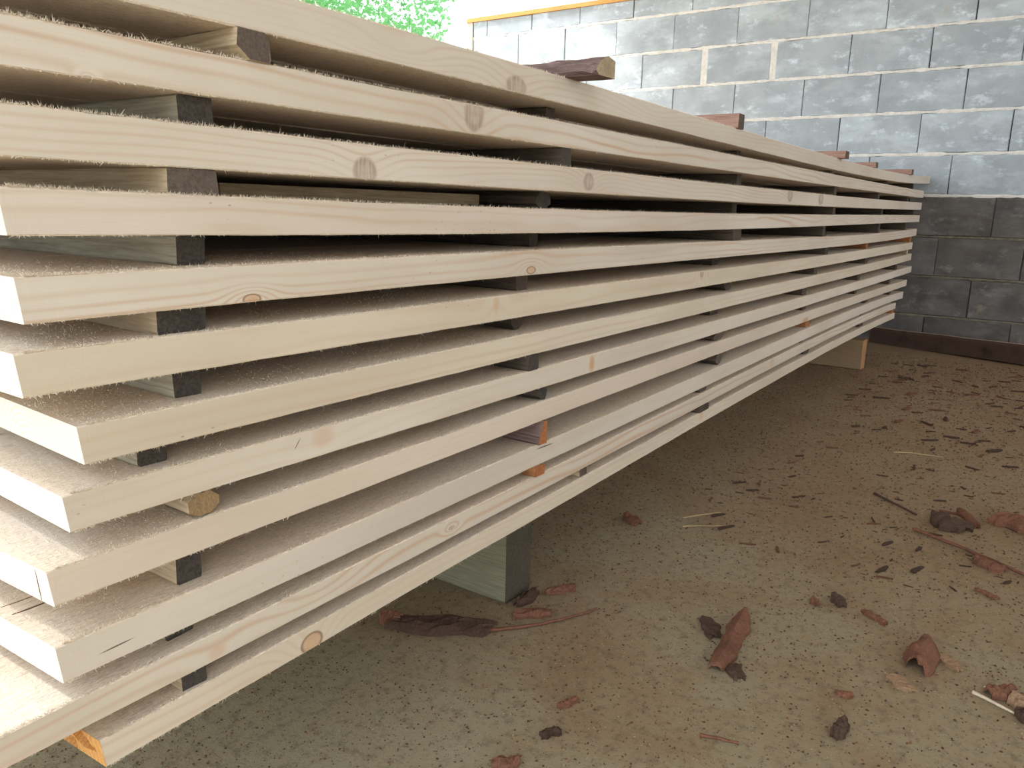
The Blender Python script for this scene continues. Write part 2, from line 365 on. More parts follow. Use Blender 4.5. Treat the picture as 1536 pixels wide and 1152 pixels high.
def board_mesh(k, x0, x1, y0, y1, dz=0.0, thick=None, seed=0, seg=64, skew=0.0):
    """one sawn board following the sag of its layer; origin at its near front bottom corner"""
    m = MB(); rnd = random.Random(seed); T = thick or PROF[k][4]; c = 0.0011
    ox, oy, oz = x0, y0, bot(k, x0) + dz
    xs = [x0 + (x1-x0)*(i/seg)**1.35 for i in range(seg+1)]
    for i, x in enumerate(xs):
        zb = bot(k, x) + dz; zt = zb + T
        wob = 0.0008*mnoise.noise((x*9, seed*3.1, 0)) + 0.0016*mnoise.noise((x*1.7, seed*5.3, 4)); e = lambda s: 0.0006*mnoise.noise((x*23, seed*1.7, s))
        yf = y0 + wob; yb = y1
        sk = (lambda y: skew*(y-y0)) if i == 0 else (lambda y: 0.0)
        tz = lambda z: (0.0035*(z-zb)/T if i == 0 else 0.0)
        ring = [(yf+c, zb+e(1)), (yf, zb+c+e(2)), (yf, zt-c+e(3)), (yf+c, zt+e(4)), (yb-c, zt), (yb, zt-c), (yb, zb+c), (yb-c, zb)]
        for (yy, zz) in ring: m.vert((x + sk(yy) - tz(zz) - ox, yy-oy, zz-oz))
    mats = [1, 0, 1, 1, 1, 0, 1, 1]   # face between ring[j] and ring[j+1]
    for i in range(seg):
        for j in range(8):
            a, b2 = i*8+j, i*8+(j+1) % 8
            m.face((a, b2, b2+8, a+8)[::-1], mats[j])
    if k == 12 and y0 == 0.0:
        rnd2 = random.Random(12); ny, nz = 14, 6; base_i = len(m.v); zb = bot(k, x0)
        for a in range(ny+1):
            for b2 in range(nz+1):
                u, v = a/ny, b2/nz; yy = y0 + (y1-y0)*u; zz = zb + T*v
                if 0 < a < ny and 0 < b2 < nz:
                    dx = rnd2.uniform(-.002, .003) + (0.011 if (yy > 0.022 and v > 0.45) else 0.0) + (0.006 if yy > 0.05 else 0.0)
                else: dx = 0.0
                m.vert((skew*(yy-y0)*1.0 - 0.0035*v + dx, yy-oy, zz-oz))
        I2 = lambda a, b2: base_i + a*(nz+1)+b2
        for a in range(ny):
            for b2 in range(nz): m.face((I2(a, b2), I2(a, b2+1), I2(a+1, b2+1), I2(a+1, b2)), 2)
    else: m.face([7-q for q in range(8)][::-1], 2)
    m.face([seg*8+q for q in range(8)][::-1], 2)
    return m, (ox, oy, oz)

def fuzz_mesh(k, x0, x1, y0, y1, o, seed, n, over):
    """lifted saw fibres along the upper front edge and on the open top face"""
    m = MB(); rnd = random.Random(seed); T = PROF[k][4]
    for i in range(n):
        u = rnd.random(); x = x0 + 0.004 + (min(x1, 2.6)-x0)*u**1.9
        mode = rnd.random()
        if mode < 0.36:
            y = y0 + abs(rnd.gauss(0, 0.0012)); z = bot(k, x) + T; d = Vector((rnd.uniform(-1, .6), rnd.uniform(-.8, .3), rnd.uniform(.25, 1.1)))
        elif mode < 0.43:
            y = y0 + 0.0004; z = bot(k, x) + 0.0006; d = Vector((rnd.uniform(-1, .6), rnd.uniform(-.7, .2), rnd.uniform(-1., -.1)))
        else:
            y = y0 + rnd.random()**1.3*over; z = bot(k, x) + T; d = Vector((rnd.uniform(-1, .5), rnd.uniform(-.7, .7), rnd.uniform(.12, .75)))
        d.normalize(); L = rnd.uniform(0.0010, 0.0034)*(1.25 if (k in (2, 3, 4) and mode < .36) else 1.0)*(1.9 if rnd.random() < 0.05 else 1.0)*(1.0 if mode < 0.5 else 0.8)
        p = Vector((x-o[0], y-o[1], z-o[2])); s = d.cross(Vector((rnd.uniform(-1, 1), rnd.uniform(-1, 1), rnd.uniform(-1, 1)))).normalized()*rnd.uniform(0.00014, 0.00030)
        a = m.vert(p-s); b2 = m.vert(p+s); c = m.vert(p + d*L); m.face((a, b2, c))
    return m
t = NT('saw_fibre', 0.9, 0.1); t.color(t.mix(t.noise(t.coords(), 90, 2), (0.62, 0.53, 0.42), (0.76, 0.67, 0.56))); M['fibre'] = t.mat

LAB = {1: 'topmost pale pine board of the stack, brown knot midway, sticks lying on it', 2: 'second pine board from the top with a large upright grey-brown knot',
 3: 'third pine board from the top with two dark knots on its edge', 4: 'fourth pine board from the top, level with the eye, wavy growth lines',
 5: 'fifth pine board from the top with swirling grain and ringed knots at lower edge', 6: 'sixth pine board from the top, plain straight-grained edge above the longer seventh',
 7: 'seventh pine board from the top, plain edge and bright white sawn end', 8: 'eighth pine board from the top with a dark slanting crack on its edge',
 9: 'ninth pine board from the top, pinkish, split in its bright end', 10: 'tenth pine board from the top with a cracked corner at the near end',
 11: 'eleventh pine board from the top, bold curved growth rings, running off the left frame', 12: 'lowest pine board of the stack with a torn orange notched end'}
SKEW = {7: 0.05, 8: 0.03, 9: -0.05, 10: -0.04, 11: 0.02, 12: -0.05, 5: 0.02, 6: 0.0}
BASES = {1: (0.665,0.595,0.515), 4: (0.675,0.59,0.515), 7: (0.67,0.58,0.47), 6: (0.66,0.57,0.455), 9: (0.67,0.565,0.47), 12: (0.66,0.565,0.455), 11: (0.66,0.58,0.49), 8: (0.68,0.60,0.51)}
LINES = {1: 0.5, 2: 0.95, 3: 0.6, 4: 1.1, 5: 0.9, 6: 0.45, 7: 0.5, 8: 0.2, 9: 0.22, 10: 0.25, 11: 1.0, 12: 0.6}
DEPTH = 1.08
for k in range(1, 13):
    x0, x1 = XS[k]; oz = bot(k, x0)
    kn = [(kx-x0, bot(k, kx)+kz-oz, rx, rz, kd) for (kk, kx, kz, rx, rz, kd) in KNOTS if kk == k]
    cr = [(ax-x0, bot(k, ax)+az-oz, bx-x0, bot(k, bx)+bz-oz, wd) for (ax, az, bx, bz, wd) in CRACKS.get(k, [])]
    em = pine_edge('pine_edge_%s' % ORD[k-1], 40+k, kn, cr, BASES.get(k, PINE), PINE_LATE, LINES[k])
    m, o = board_mesh(k, x0, x1, 0.0, WID[k], seed=k, skew=SKEW.get(k, 0.0))
    endm = M['end_orange'] if k == 12 else M['end']
    bo = m.build('sawn_board', [em, M['rough_a'], endm], None, o)
    tag(bo, LAB[k], 'board', 'front row of sawn pine boards')
    fz = fuzz_mesh(k, x0, x1, 0.0, WID[k], o, 100+k, 9000, 0.13).build('sawn_fuzz', M['fibre'], bo); tag(fz, kind='stuff')
    # the boards behind it in the same layer
    rnd = random.Random(300+k); y = WID[k] + rnd.uniform(0.004, 0.010); row = 0
    while y < DEPTH - 0.08:
        wd = rnd.uniform(0.15, 0.24)
        if y + wd > DEPTH - 0.09: wd = DEPTH - y
        xa = x0 + rnd.uniform(-0.02, 0.03); xb = x1 + rnd.uniform(-0.06, 0.0)
        if k in (11,): xa = x0
        m, o2 = board_mesh(k, xa, min(xb, 4.62), y, y+wd, 0.0, PROF[k][4]-rnd.uniform(0, .0008), seed=50*k+row, seg=24)
        ob = m.build('sawn_board', [M['rough_a'], M['rough_a'], M['end']], None, o2)
        tag(ob, 'pale inner board of the %s layer, %s row behind its front board' % (ORD[k-1], ('first', 'second', 'third', 'fourth', 'fifth', 'sixth', 'seventh')[row]), 'board', 'inner boards of the stack')
        y += wd + rnd.uniform(0.004, 0.010); row += 1

# drying splits in two near ends: narrow dark wedges let into the wood
t = NT('split_shadow', 1.0, 0.0); t.color(t.mix(t.noise(t.coords(), 300, 2), (0.10, 0.055, 0.03), (0.20, 0.11, 0.06))); M['split'] = t.mat
def split(parent, pts, wd, up):
    m = MB(); n = len(pts); base = Vector(parent.location)
    for i, p in enumerate(pts):
        p = Vector(p) - base; h = wd*math.sin(math.pi*(0.12 + 0.86*i/(n-1)))
        a = Vector((0, h, 0))
        for q in (p - a + up*0.0003, p + a + up*0.0003, p - up*0.004): m.vert(q)
    for i in range(n-1):
        for (u, v) in ((0, 1), (1, 2), (2, 0)): m.face((i*3+u, i*3+v, i*3+3+v, i*3+3+u))
    m.face((0, 1, 2)); m.face((n*3-3, n*3-1, n*3-2))
    return m.build('split', M['split'], parent)
FRONT = {}
for o in COL.objects:
    if o.name.startswith('sawn_board') and o.parent is None and abs(o.location.y) < 1e-6: FRONT[next(k for k in LAB if LAB[k] == o['label'])] = o
zt = lambda x: top(10, x)
split(FRONT[10], [(x, y, zt(x)) for x, y in ((.2575, .0806), (.266, .0798), (.276, .0800), (.290, .0806), (.303, .0812))], .0011, Vector((0, 0, 1)))
split(FRONT[10], [(x, y, zt(x)) for x, y in ((.2575, .1008), (.268, .1003), (.280, .1004), (.294, .1010))], .0006, Vector((0, 0, 1)))
xe = lambda y, z: XS[9][0] + SKEW[9]*y - 0.0035*(z - bot(9, .257))/PROF[9][4]
split(FRONT[9], [(xe(y, z), y, z) for y, z in ((.0185, .3515), (.0180, .360), (.0172, .370), (.0168, .379))], .0006, Vector((-1, 0, 0)))

# ------------------------------------------------------------------ spacer sticks between the layers
def stick_mesh(wd, h, L, rnd, shape='box'):
    """bar along +y, origin at the near end, left bottom corner"""
    m = MB(); c = min(wd, h)*0.07
    if shape == 'box': prof = [(c,0),(wd-c,0),(wd,c),(wd,h-c),(wd-c,h),(c,h),(0,h-c),(0,c)]
    elif shape == 'round': prof = [(wd*.5+wd*.53*math.cos(a), h*.5+h*.5*math.sin(a)) for a in [math.radians(22.5+45*i) for i in range(8)]]; prof = [(min(max(x, 0), wd), max(0, min(h, z))) for x, z in prof]
    elif shape == 'bevel': prof = [(0.15*wd,0),(wd-c,0),(wd,c),(wd,h-c),(wd-c,h),(0.62*wd,h),(0.45*wd,h*0.78),(0.05*wd,h*.1)]
    elif shape == 'bevel2': prof = [(0.34*wd,0),(wd-c,0),(wd,c),(wd,h*.82),(.9*wd,h),(c,h),(0,h-c),(0,h*.42)]
    elif shape == 'log': prof = [(0.0,h*.12),(wd*.12,0),(wd*.96,0),(wd,h*.1),(wd,h*.80),(wd*.62,h),(wd*.40,h*.93),(wd*.12,h*.6)]
    n = 34 if shape == 'log' else 10
    for i in range(n+1):
        y = L*(i/n)**1.4; j = 0.0006 if shape in ('box', 'bevel') else (0.0024 if shape == 'log' else 0.0012)
        for (x, z) in prof:
            q = 0 if (z < 1e-6 or z > h-1e-6) else rnd.uniform(-j, j)
            m.vert((x + rnd.uniform(-j, j), y + (rnd.uniform(-.0012, .0012) if i == 0 else 0), z+q))
    for i in range(n):
        for j2 in range(8):
            a, b2 = i*8+j2, i*8+(j2+1) % 8; m.face((a, b2, b2+8, a+8)[::-1], 0)
    m.face(list(range(8)), 1); m.face(list(range(n*8, n*8+8))[::-1], 1)
    return m
# gap: {column: (x0, x1, y_front, side, end, shape)}
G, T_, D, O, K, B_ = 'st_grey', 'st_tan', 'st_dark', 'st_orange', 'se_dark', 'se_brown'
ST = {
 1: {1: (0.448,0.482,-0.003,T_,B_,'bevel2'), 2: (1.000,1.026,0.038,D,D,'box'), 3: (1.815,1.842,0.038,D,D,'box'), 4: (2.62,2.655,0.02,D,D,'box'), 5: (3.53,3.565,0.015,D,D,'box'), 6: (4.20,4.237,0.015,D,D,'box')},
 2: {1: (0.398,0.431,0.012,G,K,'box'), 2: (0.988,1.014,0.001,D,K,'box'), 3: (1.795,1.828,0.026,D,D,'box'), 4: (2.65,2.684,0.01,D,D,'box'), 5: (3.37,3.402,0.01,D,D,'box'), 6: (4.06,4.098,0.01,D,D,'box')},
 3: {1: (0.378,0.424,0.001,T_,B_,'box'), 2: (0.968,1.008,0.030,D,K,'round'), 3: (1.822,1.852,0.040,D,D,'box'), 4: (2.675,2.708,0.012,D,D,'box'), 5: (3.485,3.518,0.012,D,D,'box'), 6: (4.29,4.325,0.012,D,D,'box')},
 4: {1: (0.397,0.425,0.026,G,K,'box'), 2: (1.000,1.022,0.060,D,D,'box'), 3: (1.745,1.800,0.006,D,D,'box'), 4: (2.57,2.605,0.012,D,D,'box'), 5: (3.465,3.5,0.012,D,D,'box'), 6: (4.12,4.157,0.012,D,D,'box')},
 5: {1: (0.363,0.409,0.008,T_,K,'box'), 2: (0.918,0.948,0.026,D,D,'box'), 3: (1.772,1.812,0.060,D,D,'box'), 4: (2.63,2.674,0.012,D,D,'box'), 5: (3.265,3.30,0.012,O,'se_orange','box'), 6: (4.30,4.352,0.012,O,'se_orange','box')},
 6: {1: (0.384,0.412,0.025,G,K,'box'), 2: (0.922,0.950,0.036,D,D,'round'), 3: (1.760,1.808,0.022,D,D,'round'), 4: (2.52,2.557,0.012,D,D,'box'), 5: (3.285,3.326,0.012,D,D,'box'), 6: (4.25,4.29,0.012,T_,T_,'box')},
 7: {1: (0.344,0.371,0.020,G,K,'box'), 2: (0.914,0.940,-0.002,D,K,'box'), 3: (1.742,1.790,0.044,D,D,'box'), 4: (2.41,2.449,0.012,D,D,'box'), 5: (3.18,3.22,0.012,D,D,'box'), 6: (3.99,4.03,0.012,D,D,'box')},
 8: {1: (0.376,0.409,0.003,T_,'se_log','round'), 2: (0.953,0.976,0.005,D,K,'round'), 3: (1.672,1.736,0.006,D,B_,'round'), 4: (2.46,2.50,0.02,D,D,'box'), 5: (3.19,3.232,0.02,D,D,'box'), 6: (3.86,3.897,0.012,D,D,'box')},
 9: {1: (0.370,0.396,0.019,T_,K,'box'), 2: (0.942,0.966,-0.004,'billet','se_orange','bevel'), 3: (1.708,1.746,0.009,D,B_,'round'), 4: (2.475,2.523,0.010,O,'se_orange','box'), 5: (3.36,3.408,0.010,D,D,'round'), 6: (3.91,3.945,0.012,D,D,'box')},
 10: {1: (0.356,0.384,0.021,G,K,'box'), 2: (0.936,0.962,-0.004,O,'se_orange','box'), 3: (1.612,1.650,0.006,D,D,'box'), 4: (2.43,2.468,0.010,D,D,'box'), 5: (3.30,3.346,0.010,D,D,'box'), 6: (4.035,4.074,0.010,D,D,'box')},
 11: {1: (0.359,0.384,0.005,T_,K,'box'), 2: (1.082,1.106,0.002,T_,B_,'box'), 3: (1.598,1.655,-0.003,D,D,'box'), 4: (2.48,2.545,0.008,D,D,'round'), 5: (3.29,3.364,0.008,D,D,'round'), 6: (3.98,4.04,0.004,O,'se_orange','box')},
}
SIDE = {G: 'weathered grey', T_: 'weathered tan', D: 'dark', O: 'fresh orange', 'billet': 'dark-barked orange-ended', 'st_red': 'reddish'}
COLN = {1: 'the nearest column', 2: 'the second column back', 3: 'the third column back', 4: 'the fourth column back', 5: 'the fifth column back', 6: 'the farthest column'}
for g in ST:
    for c, (xa, xb, yf, sm, em, sh) in ST[g].items():
        rnd = random.Random(g*100+c); xm = (xa+xb)/2
        zs = [top(g+1, xa), top(g+1, xb), top(g+1, xm)]; ze = [bot(g, xa), bot(g, xb), bot(g, xm)]
        z0 = max(zs) + 0.0002; h = min(ze) - 0.0002 - z0
        if h < 0.004: h = 0.004
        m = stick_mesh(xb-xa, h, DEPTH - 0.02 - yf, rnd, sh)
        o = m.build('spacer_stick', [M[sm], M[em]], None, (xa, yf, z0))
        tag(o, '%s stick in %s, between the %s and %s boards' % (SIDE[sm], COLN[c], ORD[g-1], ORD[g]), 'spacer stick', 'spacer sticks between the board layers')
o = stick_mesh(0.030, 0.0145, 0.43, random.Random(77), 'box').build('spacer_stick', [M['st_tan'], M['white_wood']], None, (0.496, 0.130, top(4, 0.496) + 0.0003), -math.pi/2)
tag(o, 'thin tan stick lying lengthwise in the dark gap above the fourth board', 'spacer stick')
# sticks lying on top of the stack
TOPS = [(0.985, 1.036, -0.052, 0.027, 'billet', 'st_tan', 'log', 'barky half-round billet jutting over the front edge on top of the stack'),
        (1.690, 1.728, -0.004, 0.030, 'st_red', B_, 'box', 'reddish stick on the stack top, first beyond the barky billet'),
        (2.615, 2.665, -0.020, 0.022, 'st_red', B_, 'box', 'reddish stick on the stack top, second beyond the barky billet'),
        (3.150, 3.190, -0.010, 0.018, 'st_red', B_, 'box', 'thin reddish stick on the stack top, third beyond the barky billet'),
        (3.950, 4.010, -0.010, 0.022, 'st_red', B_, 'box', 'reddish stick on the stack top at the far end by the wall')]
for i, (xa, xb, yf, h, sm, em, sh, lab) in enumerate(TOPS):
    z0 = max(top(1, xa), top(1, xb)) + 0.0002
    o = stick_mesh(xb-xa, h, DEPTH - 0.03 - yf, random.Random(900+i), sh).build('spacer_stick', [M[sm], M[em]], None, (xa, yf, z0))
    tag(o, lab, 'spacer stick', 'sticks lying on top of the stack')

# ------------------------------------------------------------------ bearers under the stack and the beam by the wall
def bearer(x0, x1, y0, L, z0, z1, ms, me_, seed):
    m = stick_mesh(x1-x0, z1-z0, L, random.Random(seed), 'box'); return m.build('bearer_block', [M[ms], M[me_]], None, (x0, y0, z0))
tag(bearer(1.002, 1.080, 0.092, 0.95, 0.0, min(bot(12, 1.002), bot(12, 1.08))-0.0003, 'bearer', 'bearer_end', 1), 'grey-green timber bearer standing on edge under the near half of the stack', 'bearer')
tag(bearer(3.66, 3.745, 0.050, 0.97, 0.0, 0.132, 'far_bearer', 'far_bearer_end', 2), 'brown timber bearer with orange end under the far end of the stack', 'bearer')
tag(bearer(3.665, 3.735, 0.115, 0.9, 0.1322, min(bot(12, 3.665), bot(12, 3.735))-0.0003, 'far_bearer', 'far_bearer', 3), 'brown packing timber lying on the far bearer beneath the lowest board', 'bearer')
# old beam on the floor along the block wall
A = Vector((4.286, -0.539)); Bv = Vector((4.555, 0.182)); ang = math.atan2(Bv.y-A.y, Bv.x-A.x)
bl = 2.1; m = MB(); n = 26; rnd = random.Random(3)
for i in range(n+1):
    s = bl*i/n; hh = 0.100 - 0.020*max(0.0, (i/n-0.62)/0.38) + 0.003*mnoise.noise((s*6, 1, 1)); lift = 0.012*max(0.0, math.sin(min(1, i/(n*0.9))*math.pi)) if i < n*0.9 else 0.0
    wv = 0.004*mnoise.noise((s*5, 2, 7))
    for (yy, zz) in ((0.0+wv, lift), (0.002+wv, hh-0.012), (-0.008+wv, hh), (-0.052, hh-0.002), (-0.055, lift)): m.vert((s, yy, zz))
for i in range(n):
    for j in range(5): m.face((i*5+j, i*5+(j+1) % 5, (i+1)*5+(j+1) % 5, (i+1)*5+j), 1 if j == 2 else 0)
m.face((4, 3, 2, 1, 0)); m.face(tuple(n*5+q for q in range(5)))
dv = (Bv-A).normalized(); S0 = Bv - dv*bl
be = m.build('timber_beam', [M['beam'], M['beam_top_lit']], None, (S0.x, S0.y, 0.0), ang)
tag(be, 'dark weathered timber beam lying on the floor along the block wall', 'beam')

# ------------------------------------------------------------------ litter on the floor
def bark_mesh(L, W, T, seed, curl=0.3, ragged=0.25, nx=12, ny=6):
    """ragged curled flake, long axis x, centred, lying on z=0"""
    rnd = random.Random(seed); m = MB(); G2 = []
    for i in range(nx+1):
        u = i/nx; row = []
        half = W/2*(0.55 + 0.45*math.sin(math.pi*(0.08+0.84*u)))*(1 + ragged*1.3*mnoise.noise((u*3.1, seed*1.3, 0)) + ragged*.9*mnoise.noise((u*9.7, seed*1.9, 5))); cy = 0.22*W*mnoise.noise((u*2.3, seed*2.1, 3)) + 0.10*W*math.sin(u*3+seed)
        for j in range(ny+1):
            v = j/ny*2-1
            x = (u-.5)*L + (.05 + .09*(abs(u-.5) > .49))*L*mnoise.noise((v*2.2, seed*.7, u*2)); y = cy + v*half
            z = curl*W*max(0.0, 1-v*v)**.7*0.6*(1 + .5*mnoise.noise((u*3, v*1.5, seed*.9))) + 0.5*T*mnoise.noise((u*6, v*3, seed*1.1))
            row.append((x, y, max(0, z)))
        G2.append(row)
    for row in G2:
        for p in row: m.vert((p[0], p[1], p[2] + T*(.9 + .35*mnoise.noise((p[0]*90, p[1]*160, seed)))))
    N = (nx+1)*(ny+1)
    for row in G2:
        for p in row: m.vert((p[0], p[1], p[2]))
    I = lambda i, j: i*(ny+1)+j
    for i in range(nx):
        for j in range(ny):
            m.face((I(i,j), I(i+1,j), I(i+1,j+1), I(i,j+1))); m.face((N+I(i,j), N+I(i,j+1), N+I(i+1,j+1), N+I(i+1,j)))
    for i in range(nx):
        m.face((I(i,0), N+I(i,0), N+I(i+1,0), I(i+1,0))); m.face((I(i,ny), I(i+1,ny), N+I(i+1,ny), N+I(i,ny)))
    for j in range(ny):
        m.face((I(0,j), I(0,j+1), N+I(0,j+1), N+I(0,j))); m.face((I(nx,j), N+I(nx,j), N+I(nx,j+1), I(nx,j+1)))
    return m
def twig_mesh(pts, r, seed):
    m = MB(); rnd = random.Random(seed); P = [Vector(p) for p in pts]; ns = 6; rings = []
    for i, p in enumerate(P):
        d = (P[min(i+1, len(P)-1)] - P[max(i-1, 0)]).normalized(); s = d.cross(Vector((0, 0, 1))).normalized(); u2 = s.cross(d)
        rr = r*(1 - 0.45*i/(len(P)-1))*rnd.uniform(.85, 1.15)
        for k in range(ns):
            a = 2*math.pi*k/ns; m.vert(p + s*math.cos(a)*rr + u2*math.sin(a)*rr)
    for i in range(len(P)-1):
        for k in range(ns): m.face((i*ns+k, i*ns+(k+1) % ns, (i+1)*ns+(k+1) % ns, (i+1)*ns+k))
    m.face(range(ns)[::-1]); m.face([(len(P)-1)*ns+k for k in range(ns)])
    return m
def bark(name, ax, ay, bx, by, W, T, mat, label, seed, curl=0.3, ragged=0.25, cat='bark'):
    L = math.hypot(bx-ax, by-ay); o = bark_mesh(L, W, T, seed, curl, ragged).build(name, M[mat], None, ((ax+bx)/2, (ay+by)/2, 0.0003), math.atan2(by-ay, bx-ax))
    return tag(o, label, cat, 'bark and splinters littering the floor')
def twig(name, pts, r, mat, label, seed, cat='twig'):
    p0 = Vector((pts[0][0], pts[0][1], 0)); q = []
    for i in range(len(pts)-1):
        for s in range(4):
            u = s/4; q.append(Vector((*pts[i], 0)).lerp(Vector((*pts[i+1], 0)), u))
    q.append(Vector((*pts[-1], 0)))
    rnd = random.Random(seed); q = [(v.x-p0.x + rnd.uniform(-r, r)*.5, v.y-p0.y + rnd.uniform(-r, r)*.5, r*1.0 + 0.0004 + rnd.uniform(0, r*.25)) for v in q]
    return tag(twig_mesh(q, r, seed).build(name, M[mat], None, p0), label, cat, 'bark and splinters littering the floor')
bark('bark_piece', .846, .202, .915, .059, .050, .008, 'bark_dark', 'long dark bark slab on the floor in front of the near bearer', 11, .22)
bark('bark_piece', .838, .222, .850, .190, .026, .010, 'bark', 'small brown bark stub at the left tip of the long dark slab', 12, .5)
twig('twig', [(.915, .062), (.975, .012), (1.010, -.012), (1.082, -.044)], .0032, 'bark', 'bent reddish twig pointing right from the long dark bark slab', 13)
bark('bark_piece', 1.205, -.248, 1.032, -.276, .036, .007, 'bark', 'upright red-brown bark strip alone in the middle of the open floor', 14, .55)
bark('bark_piece', 1.165, -.203, 1.118, -.240, .026, .004, 'bark_dark', 'dark thin flake touching the left side of the red-brown strip', 15, .15)
bark('bark_piece', 1.055, -.292, 1.028, -.305, .022, .006, 'bark_dark', 'dark crumb at the lower tip of the red-brown bark strip', 16, .4)
bark('bark_piece', 1.205, -.506, 1.285, -.524, .046, .005, 'bark', 'curled reddish bark shell lying at lower right beside two flat chips', 17, .85, .10)
bark('wood_chip', 1.172, -.482, 1.146, -.516, .026, .004, 'bark_tan', 'flat tan chip lying in front of the curled bark shell', 18, .1, .1, 'wood chip')
bark('wood_chip', 1.276, -.533, 1.248, -.566, .020, .005, 'bark_tan', 'flat tan chip lying right of the curled bark shell', 19, .1, .1, 'wood chip')
twig('wood_splinter', [(1.196, -.588), (1.175, -.642)], .0026, 'white_wood', 'long white splinter among bark pieces at the lower right edge', 20, 'splinter')
twig('wood_splinter', [(1.226, -.600), (1.214, -.618)], .0014, 'white_wood', 'short thin white splinter just above the long white one', 21, 'splinter')
bark('bark_piece', 1.204, -.606, 1.229, -.634, .026, .008, 'bark', 'red-brown bark lump just above the long white splinter', 22, .5)
bark('bark_piece', 1.213, -.636, 1.196, -.672, .034, .009, 'bark_tan', 'orange-brown bark piece cut by the right frame edge', 23, .4)
bark('bark_piece', 1.178, -.640, 1.172, -.665, .024, .008, 'bark_dark', 'dark bark lump at the end of the long white splinter', 24, .4)
bark('bark_piece', 1.975, -.568, 1.935, -.650, .062, .012, 'bark', 'thick rounded bark slab at the right edge above the long stick', 25, .4)
twig('twig', [(1.801, -.426), (1.755, -.520), (1.690, -.632), (1.66, -.68)], .0042, 'bark', 'long thin brown stick running out of the right frame edge', 26)
bark('bark_piece', 1.705, -.548, 1.686, -.600, .032, .008, 'bark', 'reddish bark piece lying against the long thin stick', 27, .35)
bark('bark_piece', 1.990, -.498, 1.904, -.540, .020, .007, 'bark', 'narrow red-brown bark strip near the right edge beside a dark clump', 28, .5)
bark('bark_piece', 1.898, -.455, 1.852, -.515, .050, .014, 'bark_dark', 'ragged dark bark clump left of the narrow red-brown strip', 29, .4, .5)
twig('twig', [(1.992, -.311), (1.95, -.360), (1.899, -.419)], .0035, 'bark_dark', 'dark straight twig in the middle distance pointing at the dark clump', 30)
twig('straw', [(1.557, .001), (1.605, -.03), (1.640, -.054)], .0020, 'straw', 'upper of two pale straws lying parallel near the stack', 31, 'straw')
twig('straw', [(1.511, -.018), (1.545, -.058), (1.578, -.103)], .0020, 'straw', 'lower of two pale straws lying parallel near the stack', 32, 'straw')
twig('straw', [(2.395, -.29), (2.423, -.331), (2.436, -.412)], .0026, 'straw', 'long curved pale straw on the brown floor further back', 33, 'straw')
bark('bark_piece', 1.482, .108, 1.462, .060, .030, .008, 'bark', 'small red bark piece beside the shadow of the stack', 34, .3)
bark('bark_piece', 1.010, .074, 1.072, .072, .022, .008, 'bark_dark', 'dark bark flake against the foot of the near bearer', 35, .4)
bark('bark_piece', 1.080, .058, 1.122, .026, .022, .006, 'bark', 'red-brown bark flake right of the near bearer foot', 36, .3)
bark('bark_piece', .985, .060, 1.020, .010, .026, .005, 'bark', 'brown bark flake lying just behind the bent twig', 37, .3)
bark('bark_piece', 1.352, -.412, 1.328, -.454, .014, .006, 'bark', 'short bent bark sliver in the middle of the right floor', 38, .4)
bark('bark_piece', 1.372, -.356, 1.348, -.380, .018, .010, 'bark_dark', 'dark bark crumb left of the short bent sliver', 39, .5, .5)
bark('bark_piece', 1.338, -.330, 1.326, -.345, .012, .008, 'bark', 'tiny brown crumb beside the dark bark crumb', 40, .5, .4)
bark('bark_piece', .972, -.448, 1.004, -.456, .018, .014, 'bark_dark', 'dark upright bark crumb at bottom right of the floor', 41, .6, .5)
twig('twig', [(.874, -.306), (.890, -.352)], .0028, 'bark', 'short dark red twig at the bottom centre of the floor', 42)
bark('bark_piece', .815, -.130, .845, -.142, .010, .006, 'bark', 'small red bark sliver at the bottom centre near the stack', 43, .4)
bark('bark_piece', .752, -.142, .772, -.160, .012, .006, 'bark_dark', 'small black crumb on the pale floor below the red sliver', 44, .5, .5)
bark('bark_piece', 1.565, -.560, 1.548, -.600, .012, .004, 'bark', 'thin brown sliver at right between the stick and the curled shell', 45, .3)
bark('bark_piece', 1.076, -.430, 1.086, -.448, .014, .005, 'bark', 'tiny round reddish chip above the upright bark crumb', 46, .3)
bark('bark_piece', .672, -.124, .694, -.146, .020, .006, 'bark', 'brown chip cut by the bottom frame edge', 47, .4)
# the unsorted bark flecks further back
protos = [bark_mesh(1.0, random.Random(600+i).uniform(.28, .5), .12, 600+i, .25, .5, 6, 2).mesh('bark_chip', [M['bark_dark' if i % 4 else 'bark']]) for i in range(9)]
rnd = random.Random(77); placed = 0
def in_view(x, y, wide=1.0):   # only floor the picture shows
    v = Vector((x, y, 0)) - CAM; zc = v.dot(Fw); return zc > 0 and abs(v.dot(R2)/zc) < 0.66*wide and abs(v.dot(U2)/zc) < 0.50*wide
BANDS = [(2.6, 4.2, 150, 'small dark bark fleck scattered on the floor towards the far wall'), (1.5, 2.6, 110, 'small dark bark fleck scattered across the middle of the floor')]
for (xa, xb, cnt, lab) in BANDS:
    n = 0
    while n < cnt:
        x = rnd.uniform(xa, xb); y = rnd.uniform(-1.5, -0.02) if x > 2.2 else rnd.uniform(-.75, .05)
        if not in_view(x, y) or (x > 4.05 and y > -.2) or x > 4.15: continue
        s = (.014 + .042*rnd.random()**1.8)*(1.0 if x > 2.6 else .75)
        o = link('bark_chip', protos[rnd.randrange(9)], None, (x, y, 0.0003), rnd.gauss(-0.9, 0.7)); o.scale = (s, s*rnd.uniform(.35, .8), s*.7)
        tag(o, lab, 'bark chip', lab.split(' scattered ')[0] + 's ' + ('far' if xa > 2 else 'mid')); n += 1
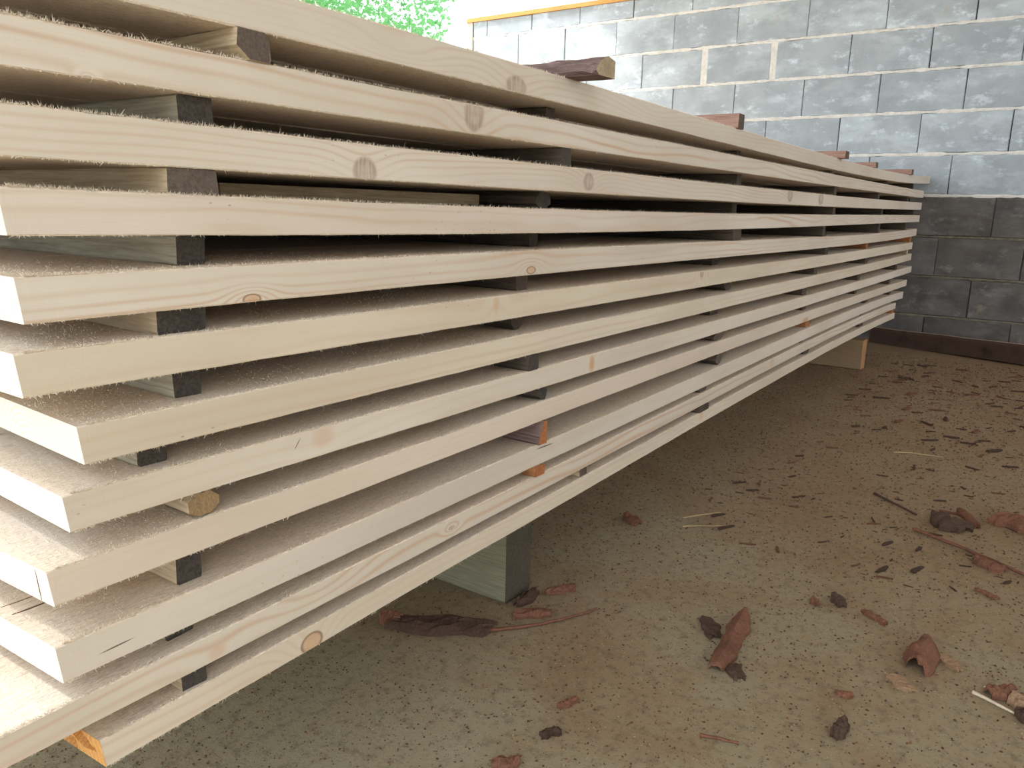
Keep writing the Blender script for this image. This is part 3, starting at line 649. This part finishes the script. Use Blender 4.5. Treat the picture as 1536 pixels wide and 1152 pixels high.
# crumbs and sawdust nobody could count
def crumbs(name, n, mat, smin, smax, label, seed, flat=0.4, lim=None):
    m = MB(); rnd = random.Random(seed); k = 0
    while k < n:
        x = 0.3 + 3.9*rnd.random()**1.6; y = rnd.uniform(-1.9, .7)
        if not in_view(x, y, 1.35): continue
        if lim and mnoise.noise((x*2.3, y*2.3, seed)) < lim: 
            if rnd.random() < .8: continue
        s = smin + (smax-smin)*rnd.random()**2.5; s *= 0.6 + 0.32*x; a = rnd.uniform(0, math.pi); l2 = s*rnd.uniform(.3, .8); hh = s*flat*rnd.uniform(.5, 1)
        ca, sa = math.cos(a), math.sin(a); q = []
        for (u, v) in ((-.5, -.2), (.1, -.5), (.5, .1), (-.1, .5)): q.append((x + u*s*ca - v*l2*sa, y + u*s*sa + v*l2*ca))
        i0 = len(m.v)
        for (px, py) in q: m.vert((px, py, 0.0002))
        m.vert((x + rnd.uniform(-.1, .1)*s, y + rnd.uniform(-.1, .1)*s, hh + .0004))
        for e in range(4): m.face((i0+e, i0+(e+1) % 4, i0+4))
        k += 1
    return tag(m.build(name, M[mat]), label, 'litter', kind='stuff')
crumbs('bark_crumbs', 26000, 'bark_dark', .0014, .0065, 'dark bark crumbs strewn thinly over the whole floor', 1)
crumbs('bark_dust', 24000, 'bark', .0014, .006, 'reddish bark crumbs strewn over the brown part of the floor', 2, .4, 0.0)
crumbs('sawdust', 19000, 'straw', .0010, .0042, 'pale sawdust flecks strewn over the floor', 3, .3)

# ------------------------------------------------------------------ tree outside the open side
def leaf_mat():
    t = NT('sunlit_leaf', 0.6, 0.3); R = t.noise(t.coords(), 3.0, 2)
    t.color(t.mix(t.ramp(R, .3, .7), (0.10, 0.30, 0.10), (0.22, 0.46, 0.18)))
    t.b.inputs['Transmission Weight'].default_value = 0.0
    tr = t.node('ShaderNodeBsdfTranslucent'); tr.inputs[0].default_value = (0.20, 0.48, 0.20, 1)
    mx = t.node('ShaderNodeMixShader'); mx.inputs[0].default_value = 0.45
    out = t.nt.nodes['Material Output']
    t.nt.links.new(t.b.outputs[0], mx.inputs[1]); t.nt.links.new(tr.outputs[0], mx.inputs[2]); t.nt.links.new(mx.outputs[0], out.inputs[0])
    return t.mat
M['leaf'] = leaf_mat()
TC = Vector((6.42, 7.05, 3.15)); tr = empty('tree', (TC.x, TC.y, -0.10)); tag(tr, 'leafy green tree in sunlight beyond the open side of the shed', 'tree')
off = Vector((TC.x, TC.y, -0.10)); tree_rnd = random.Random(21)
tp = [(0, 0, 0), (.05, .02, .8), (-.02, .05, 1.6), (.06, 0, 2.4), (.02, .04, 3.2), (0, 0, 4.2)]
smooth(twig_mesh(tp, .13, 5).build('trunk', M['tree_bark'], tr))
for i in range(9):
    a = i*2.4; z = 1.6 + .28*i; L = 1.25 - .05*i
    pts = [(0.02, .03, z), (math.cos(a)*L*.5, math.sin(a)*L*.5, z+.25), (math.cos(a)*L, math.sin(a)*L, z+.42)]
    smooth(twig_mesh(pts, .035, 50+i).build('branch', M['tree_bark'], tr))
m = MB(); n = 0
while n < 24000:
    p = Vector([tree_rnd.uniform(-1, 1) for _ in range(3)])
    if p.length > 1 or p.length < .25: continue
    P = Vector((p.x*1.95, p.y*1.95, p.z*2.0 + 3.3))
    if mnoise.noise(P*1.9) < -0.22: continue
    d = Vector([tree_rnd.uniform(-1, 1) for _ in range(3)]).normalized(); s = d.cross(Vector((tree_rnd.uniform(-1, 1), tree_rnd.uniform(-1, 1), .3))).normalized(); L = tree_rnd.uniform(.05, .10)
    nn = d.cross(s)*L*.12
    a = m.vert(P); b1 = m.vert(P + d*L*.45 + s*L*.28 + nn); b2 = m.vert(P + d*L*.45 - s*L*.28 + nn); c = m.vert(P + d*L)
    m.face((a, b1, c)); m.face((a, c, b2)); n += 1
tag(m.build('leaves', M['leaf'], tr), kind='stuff')
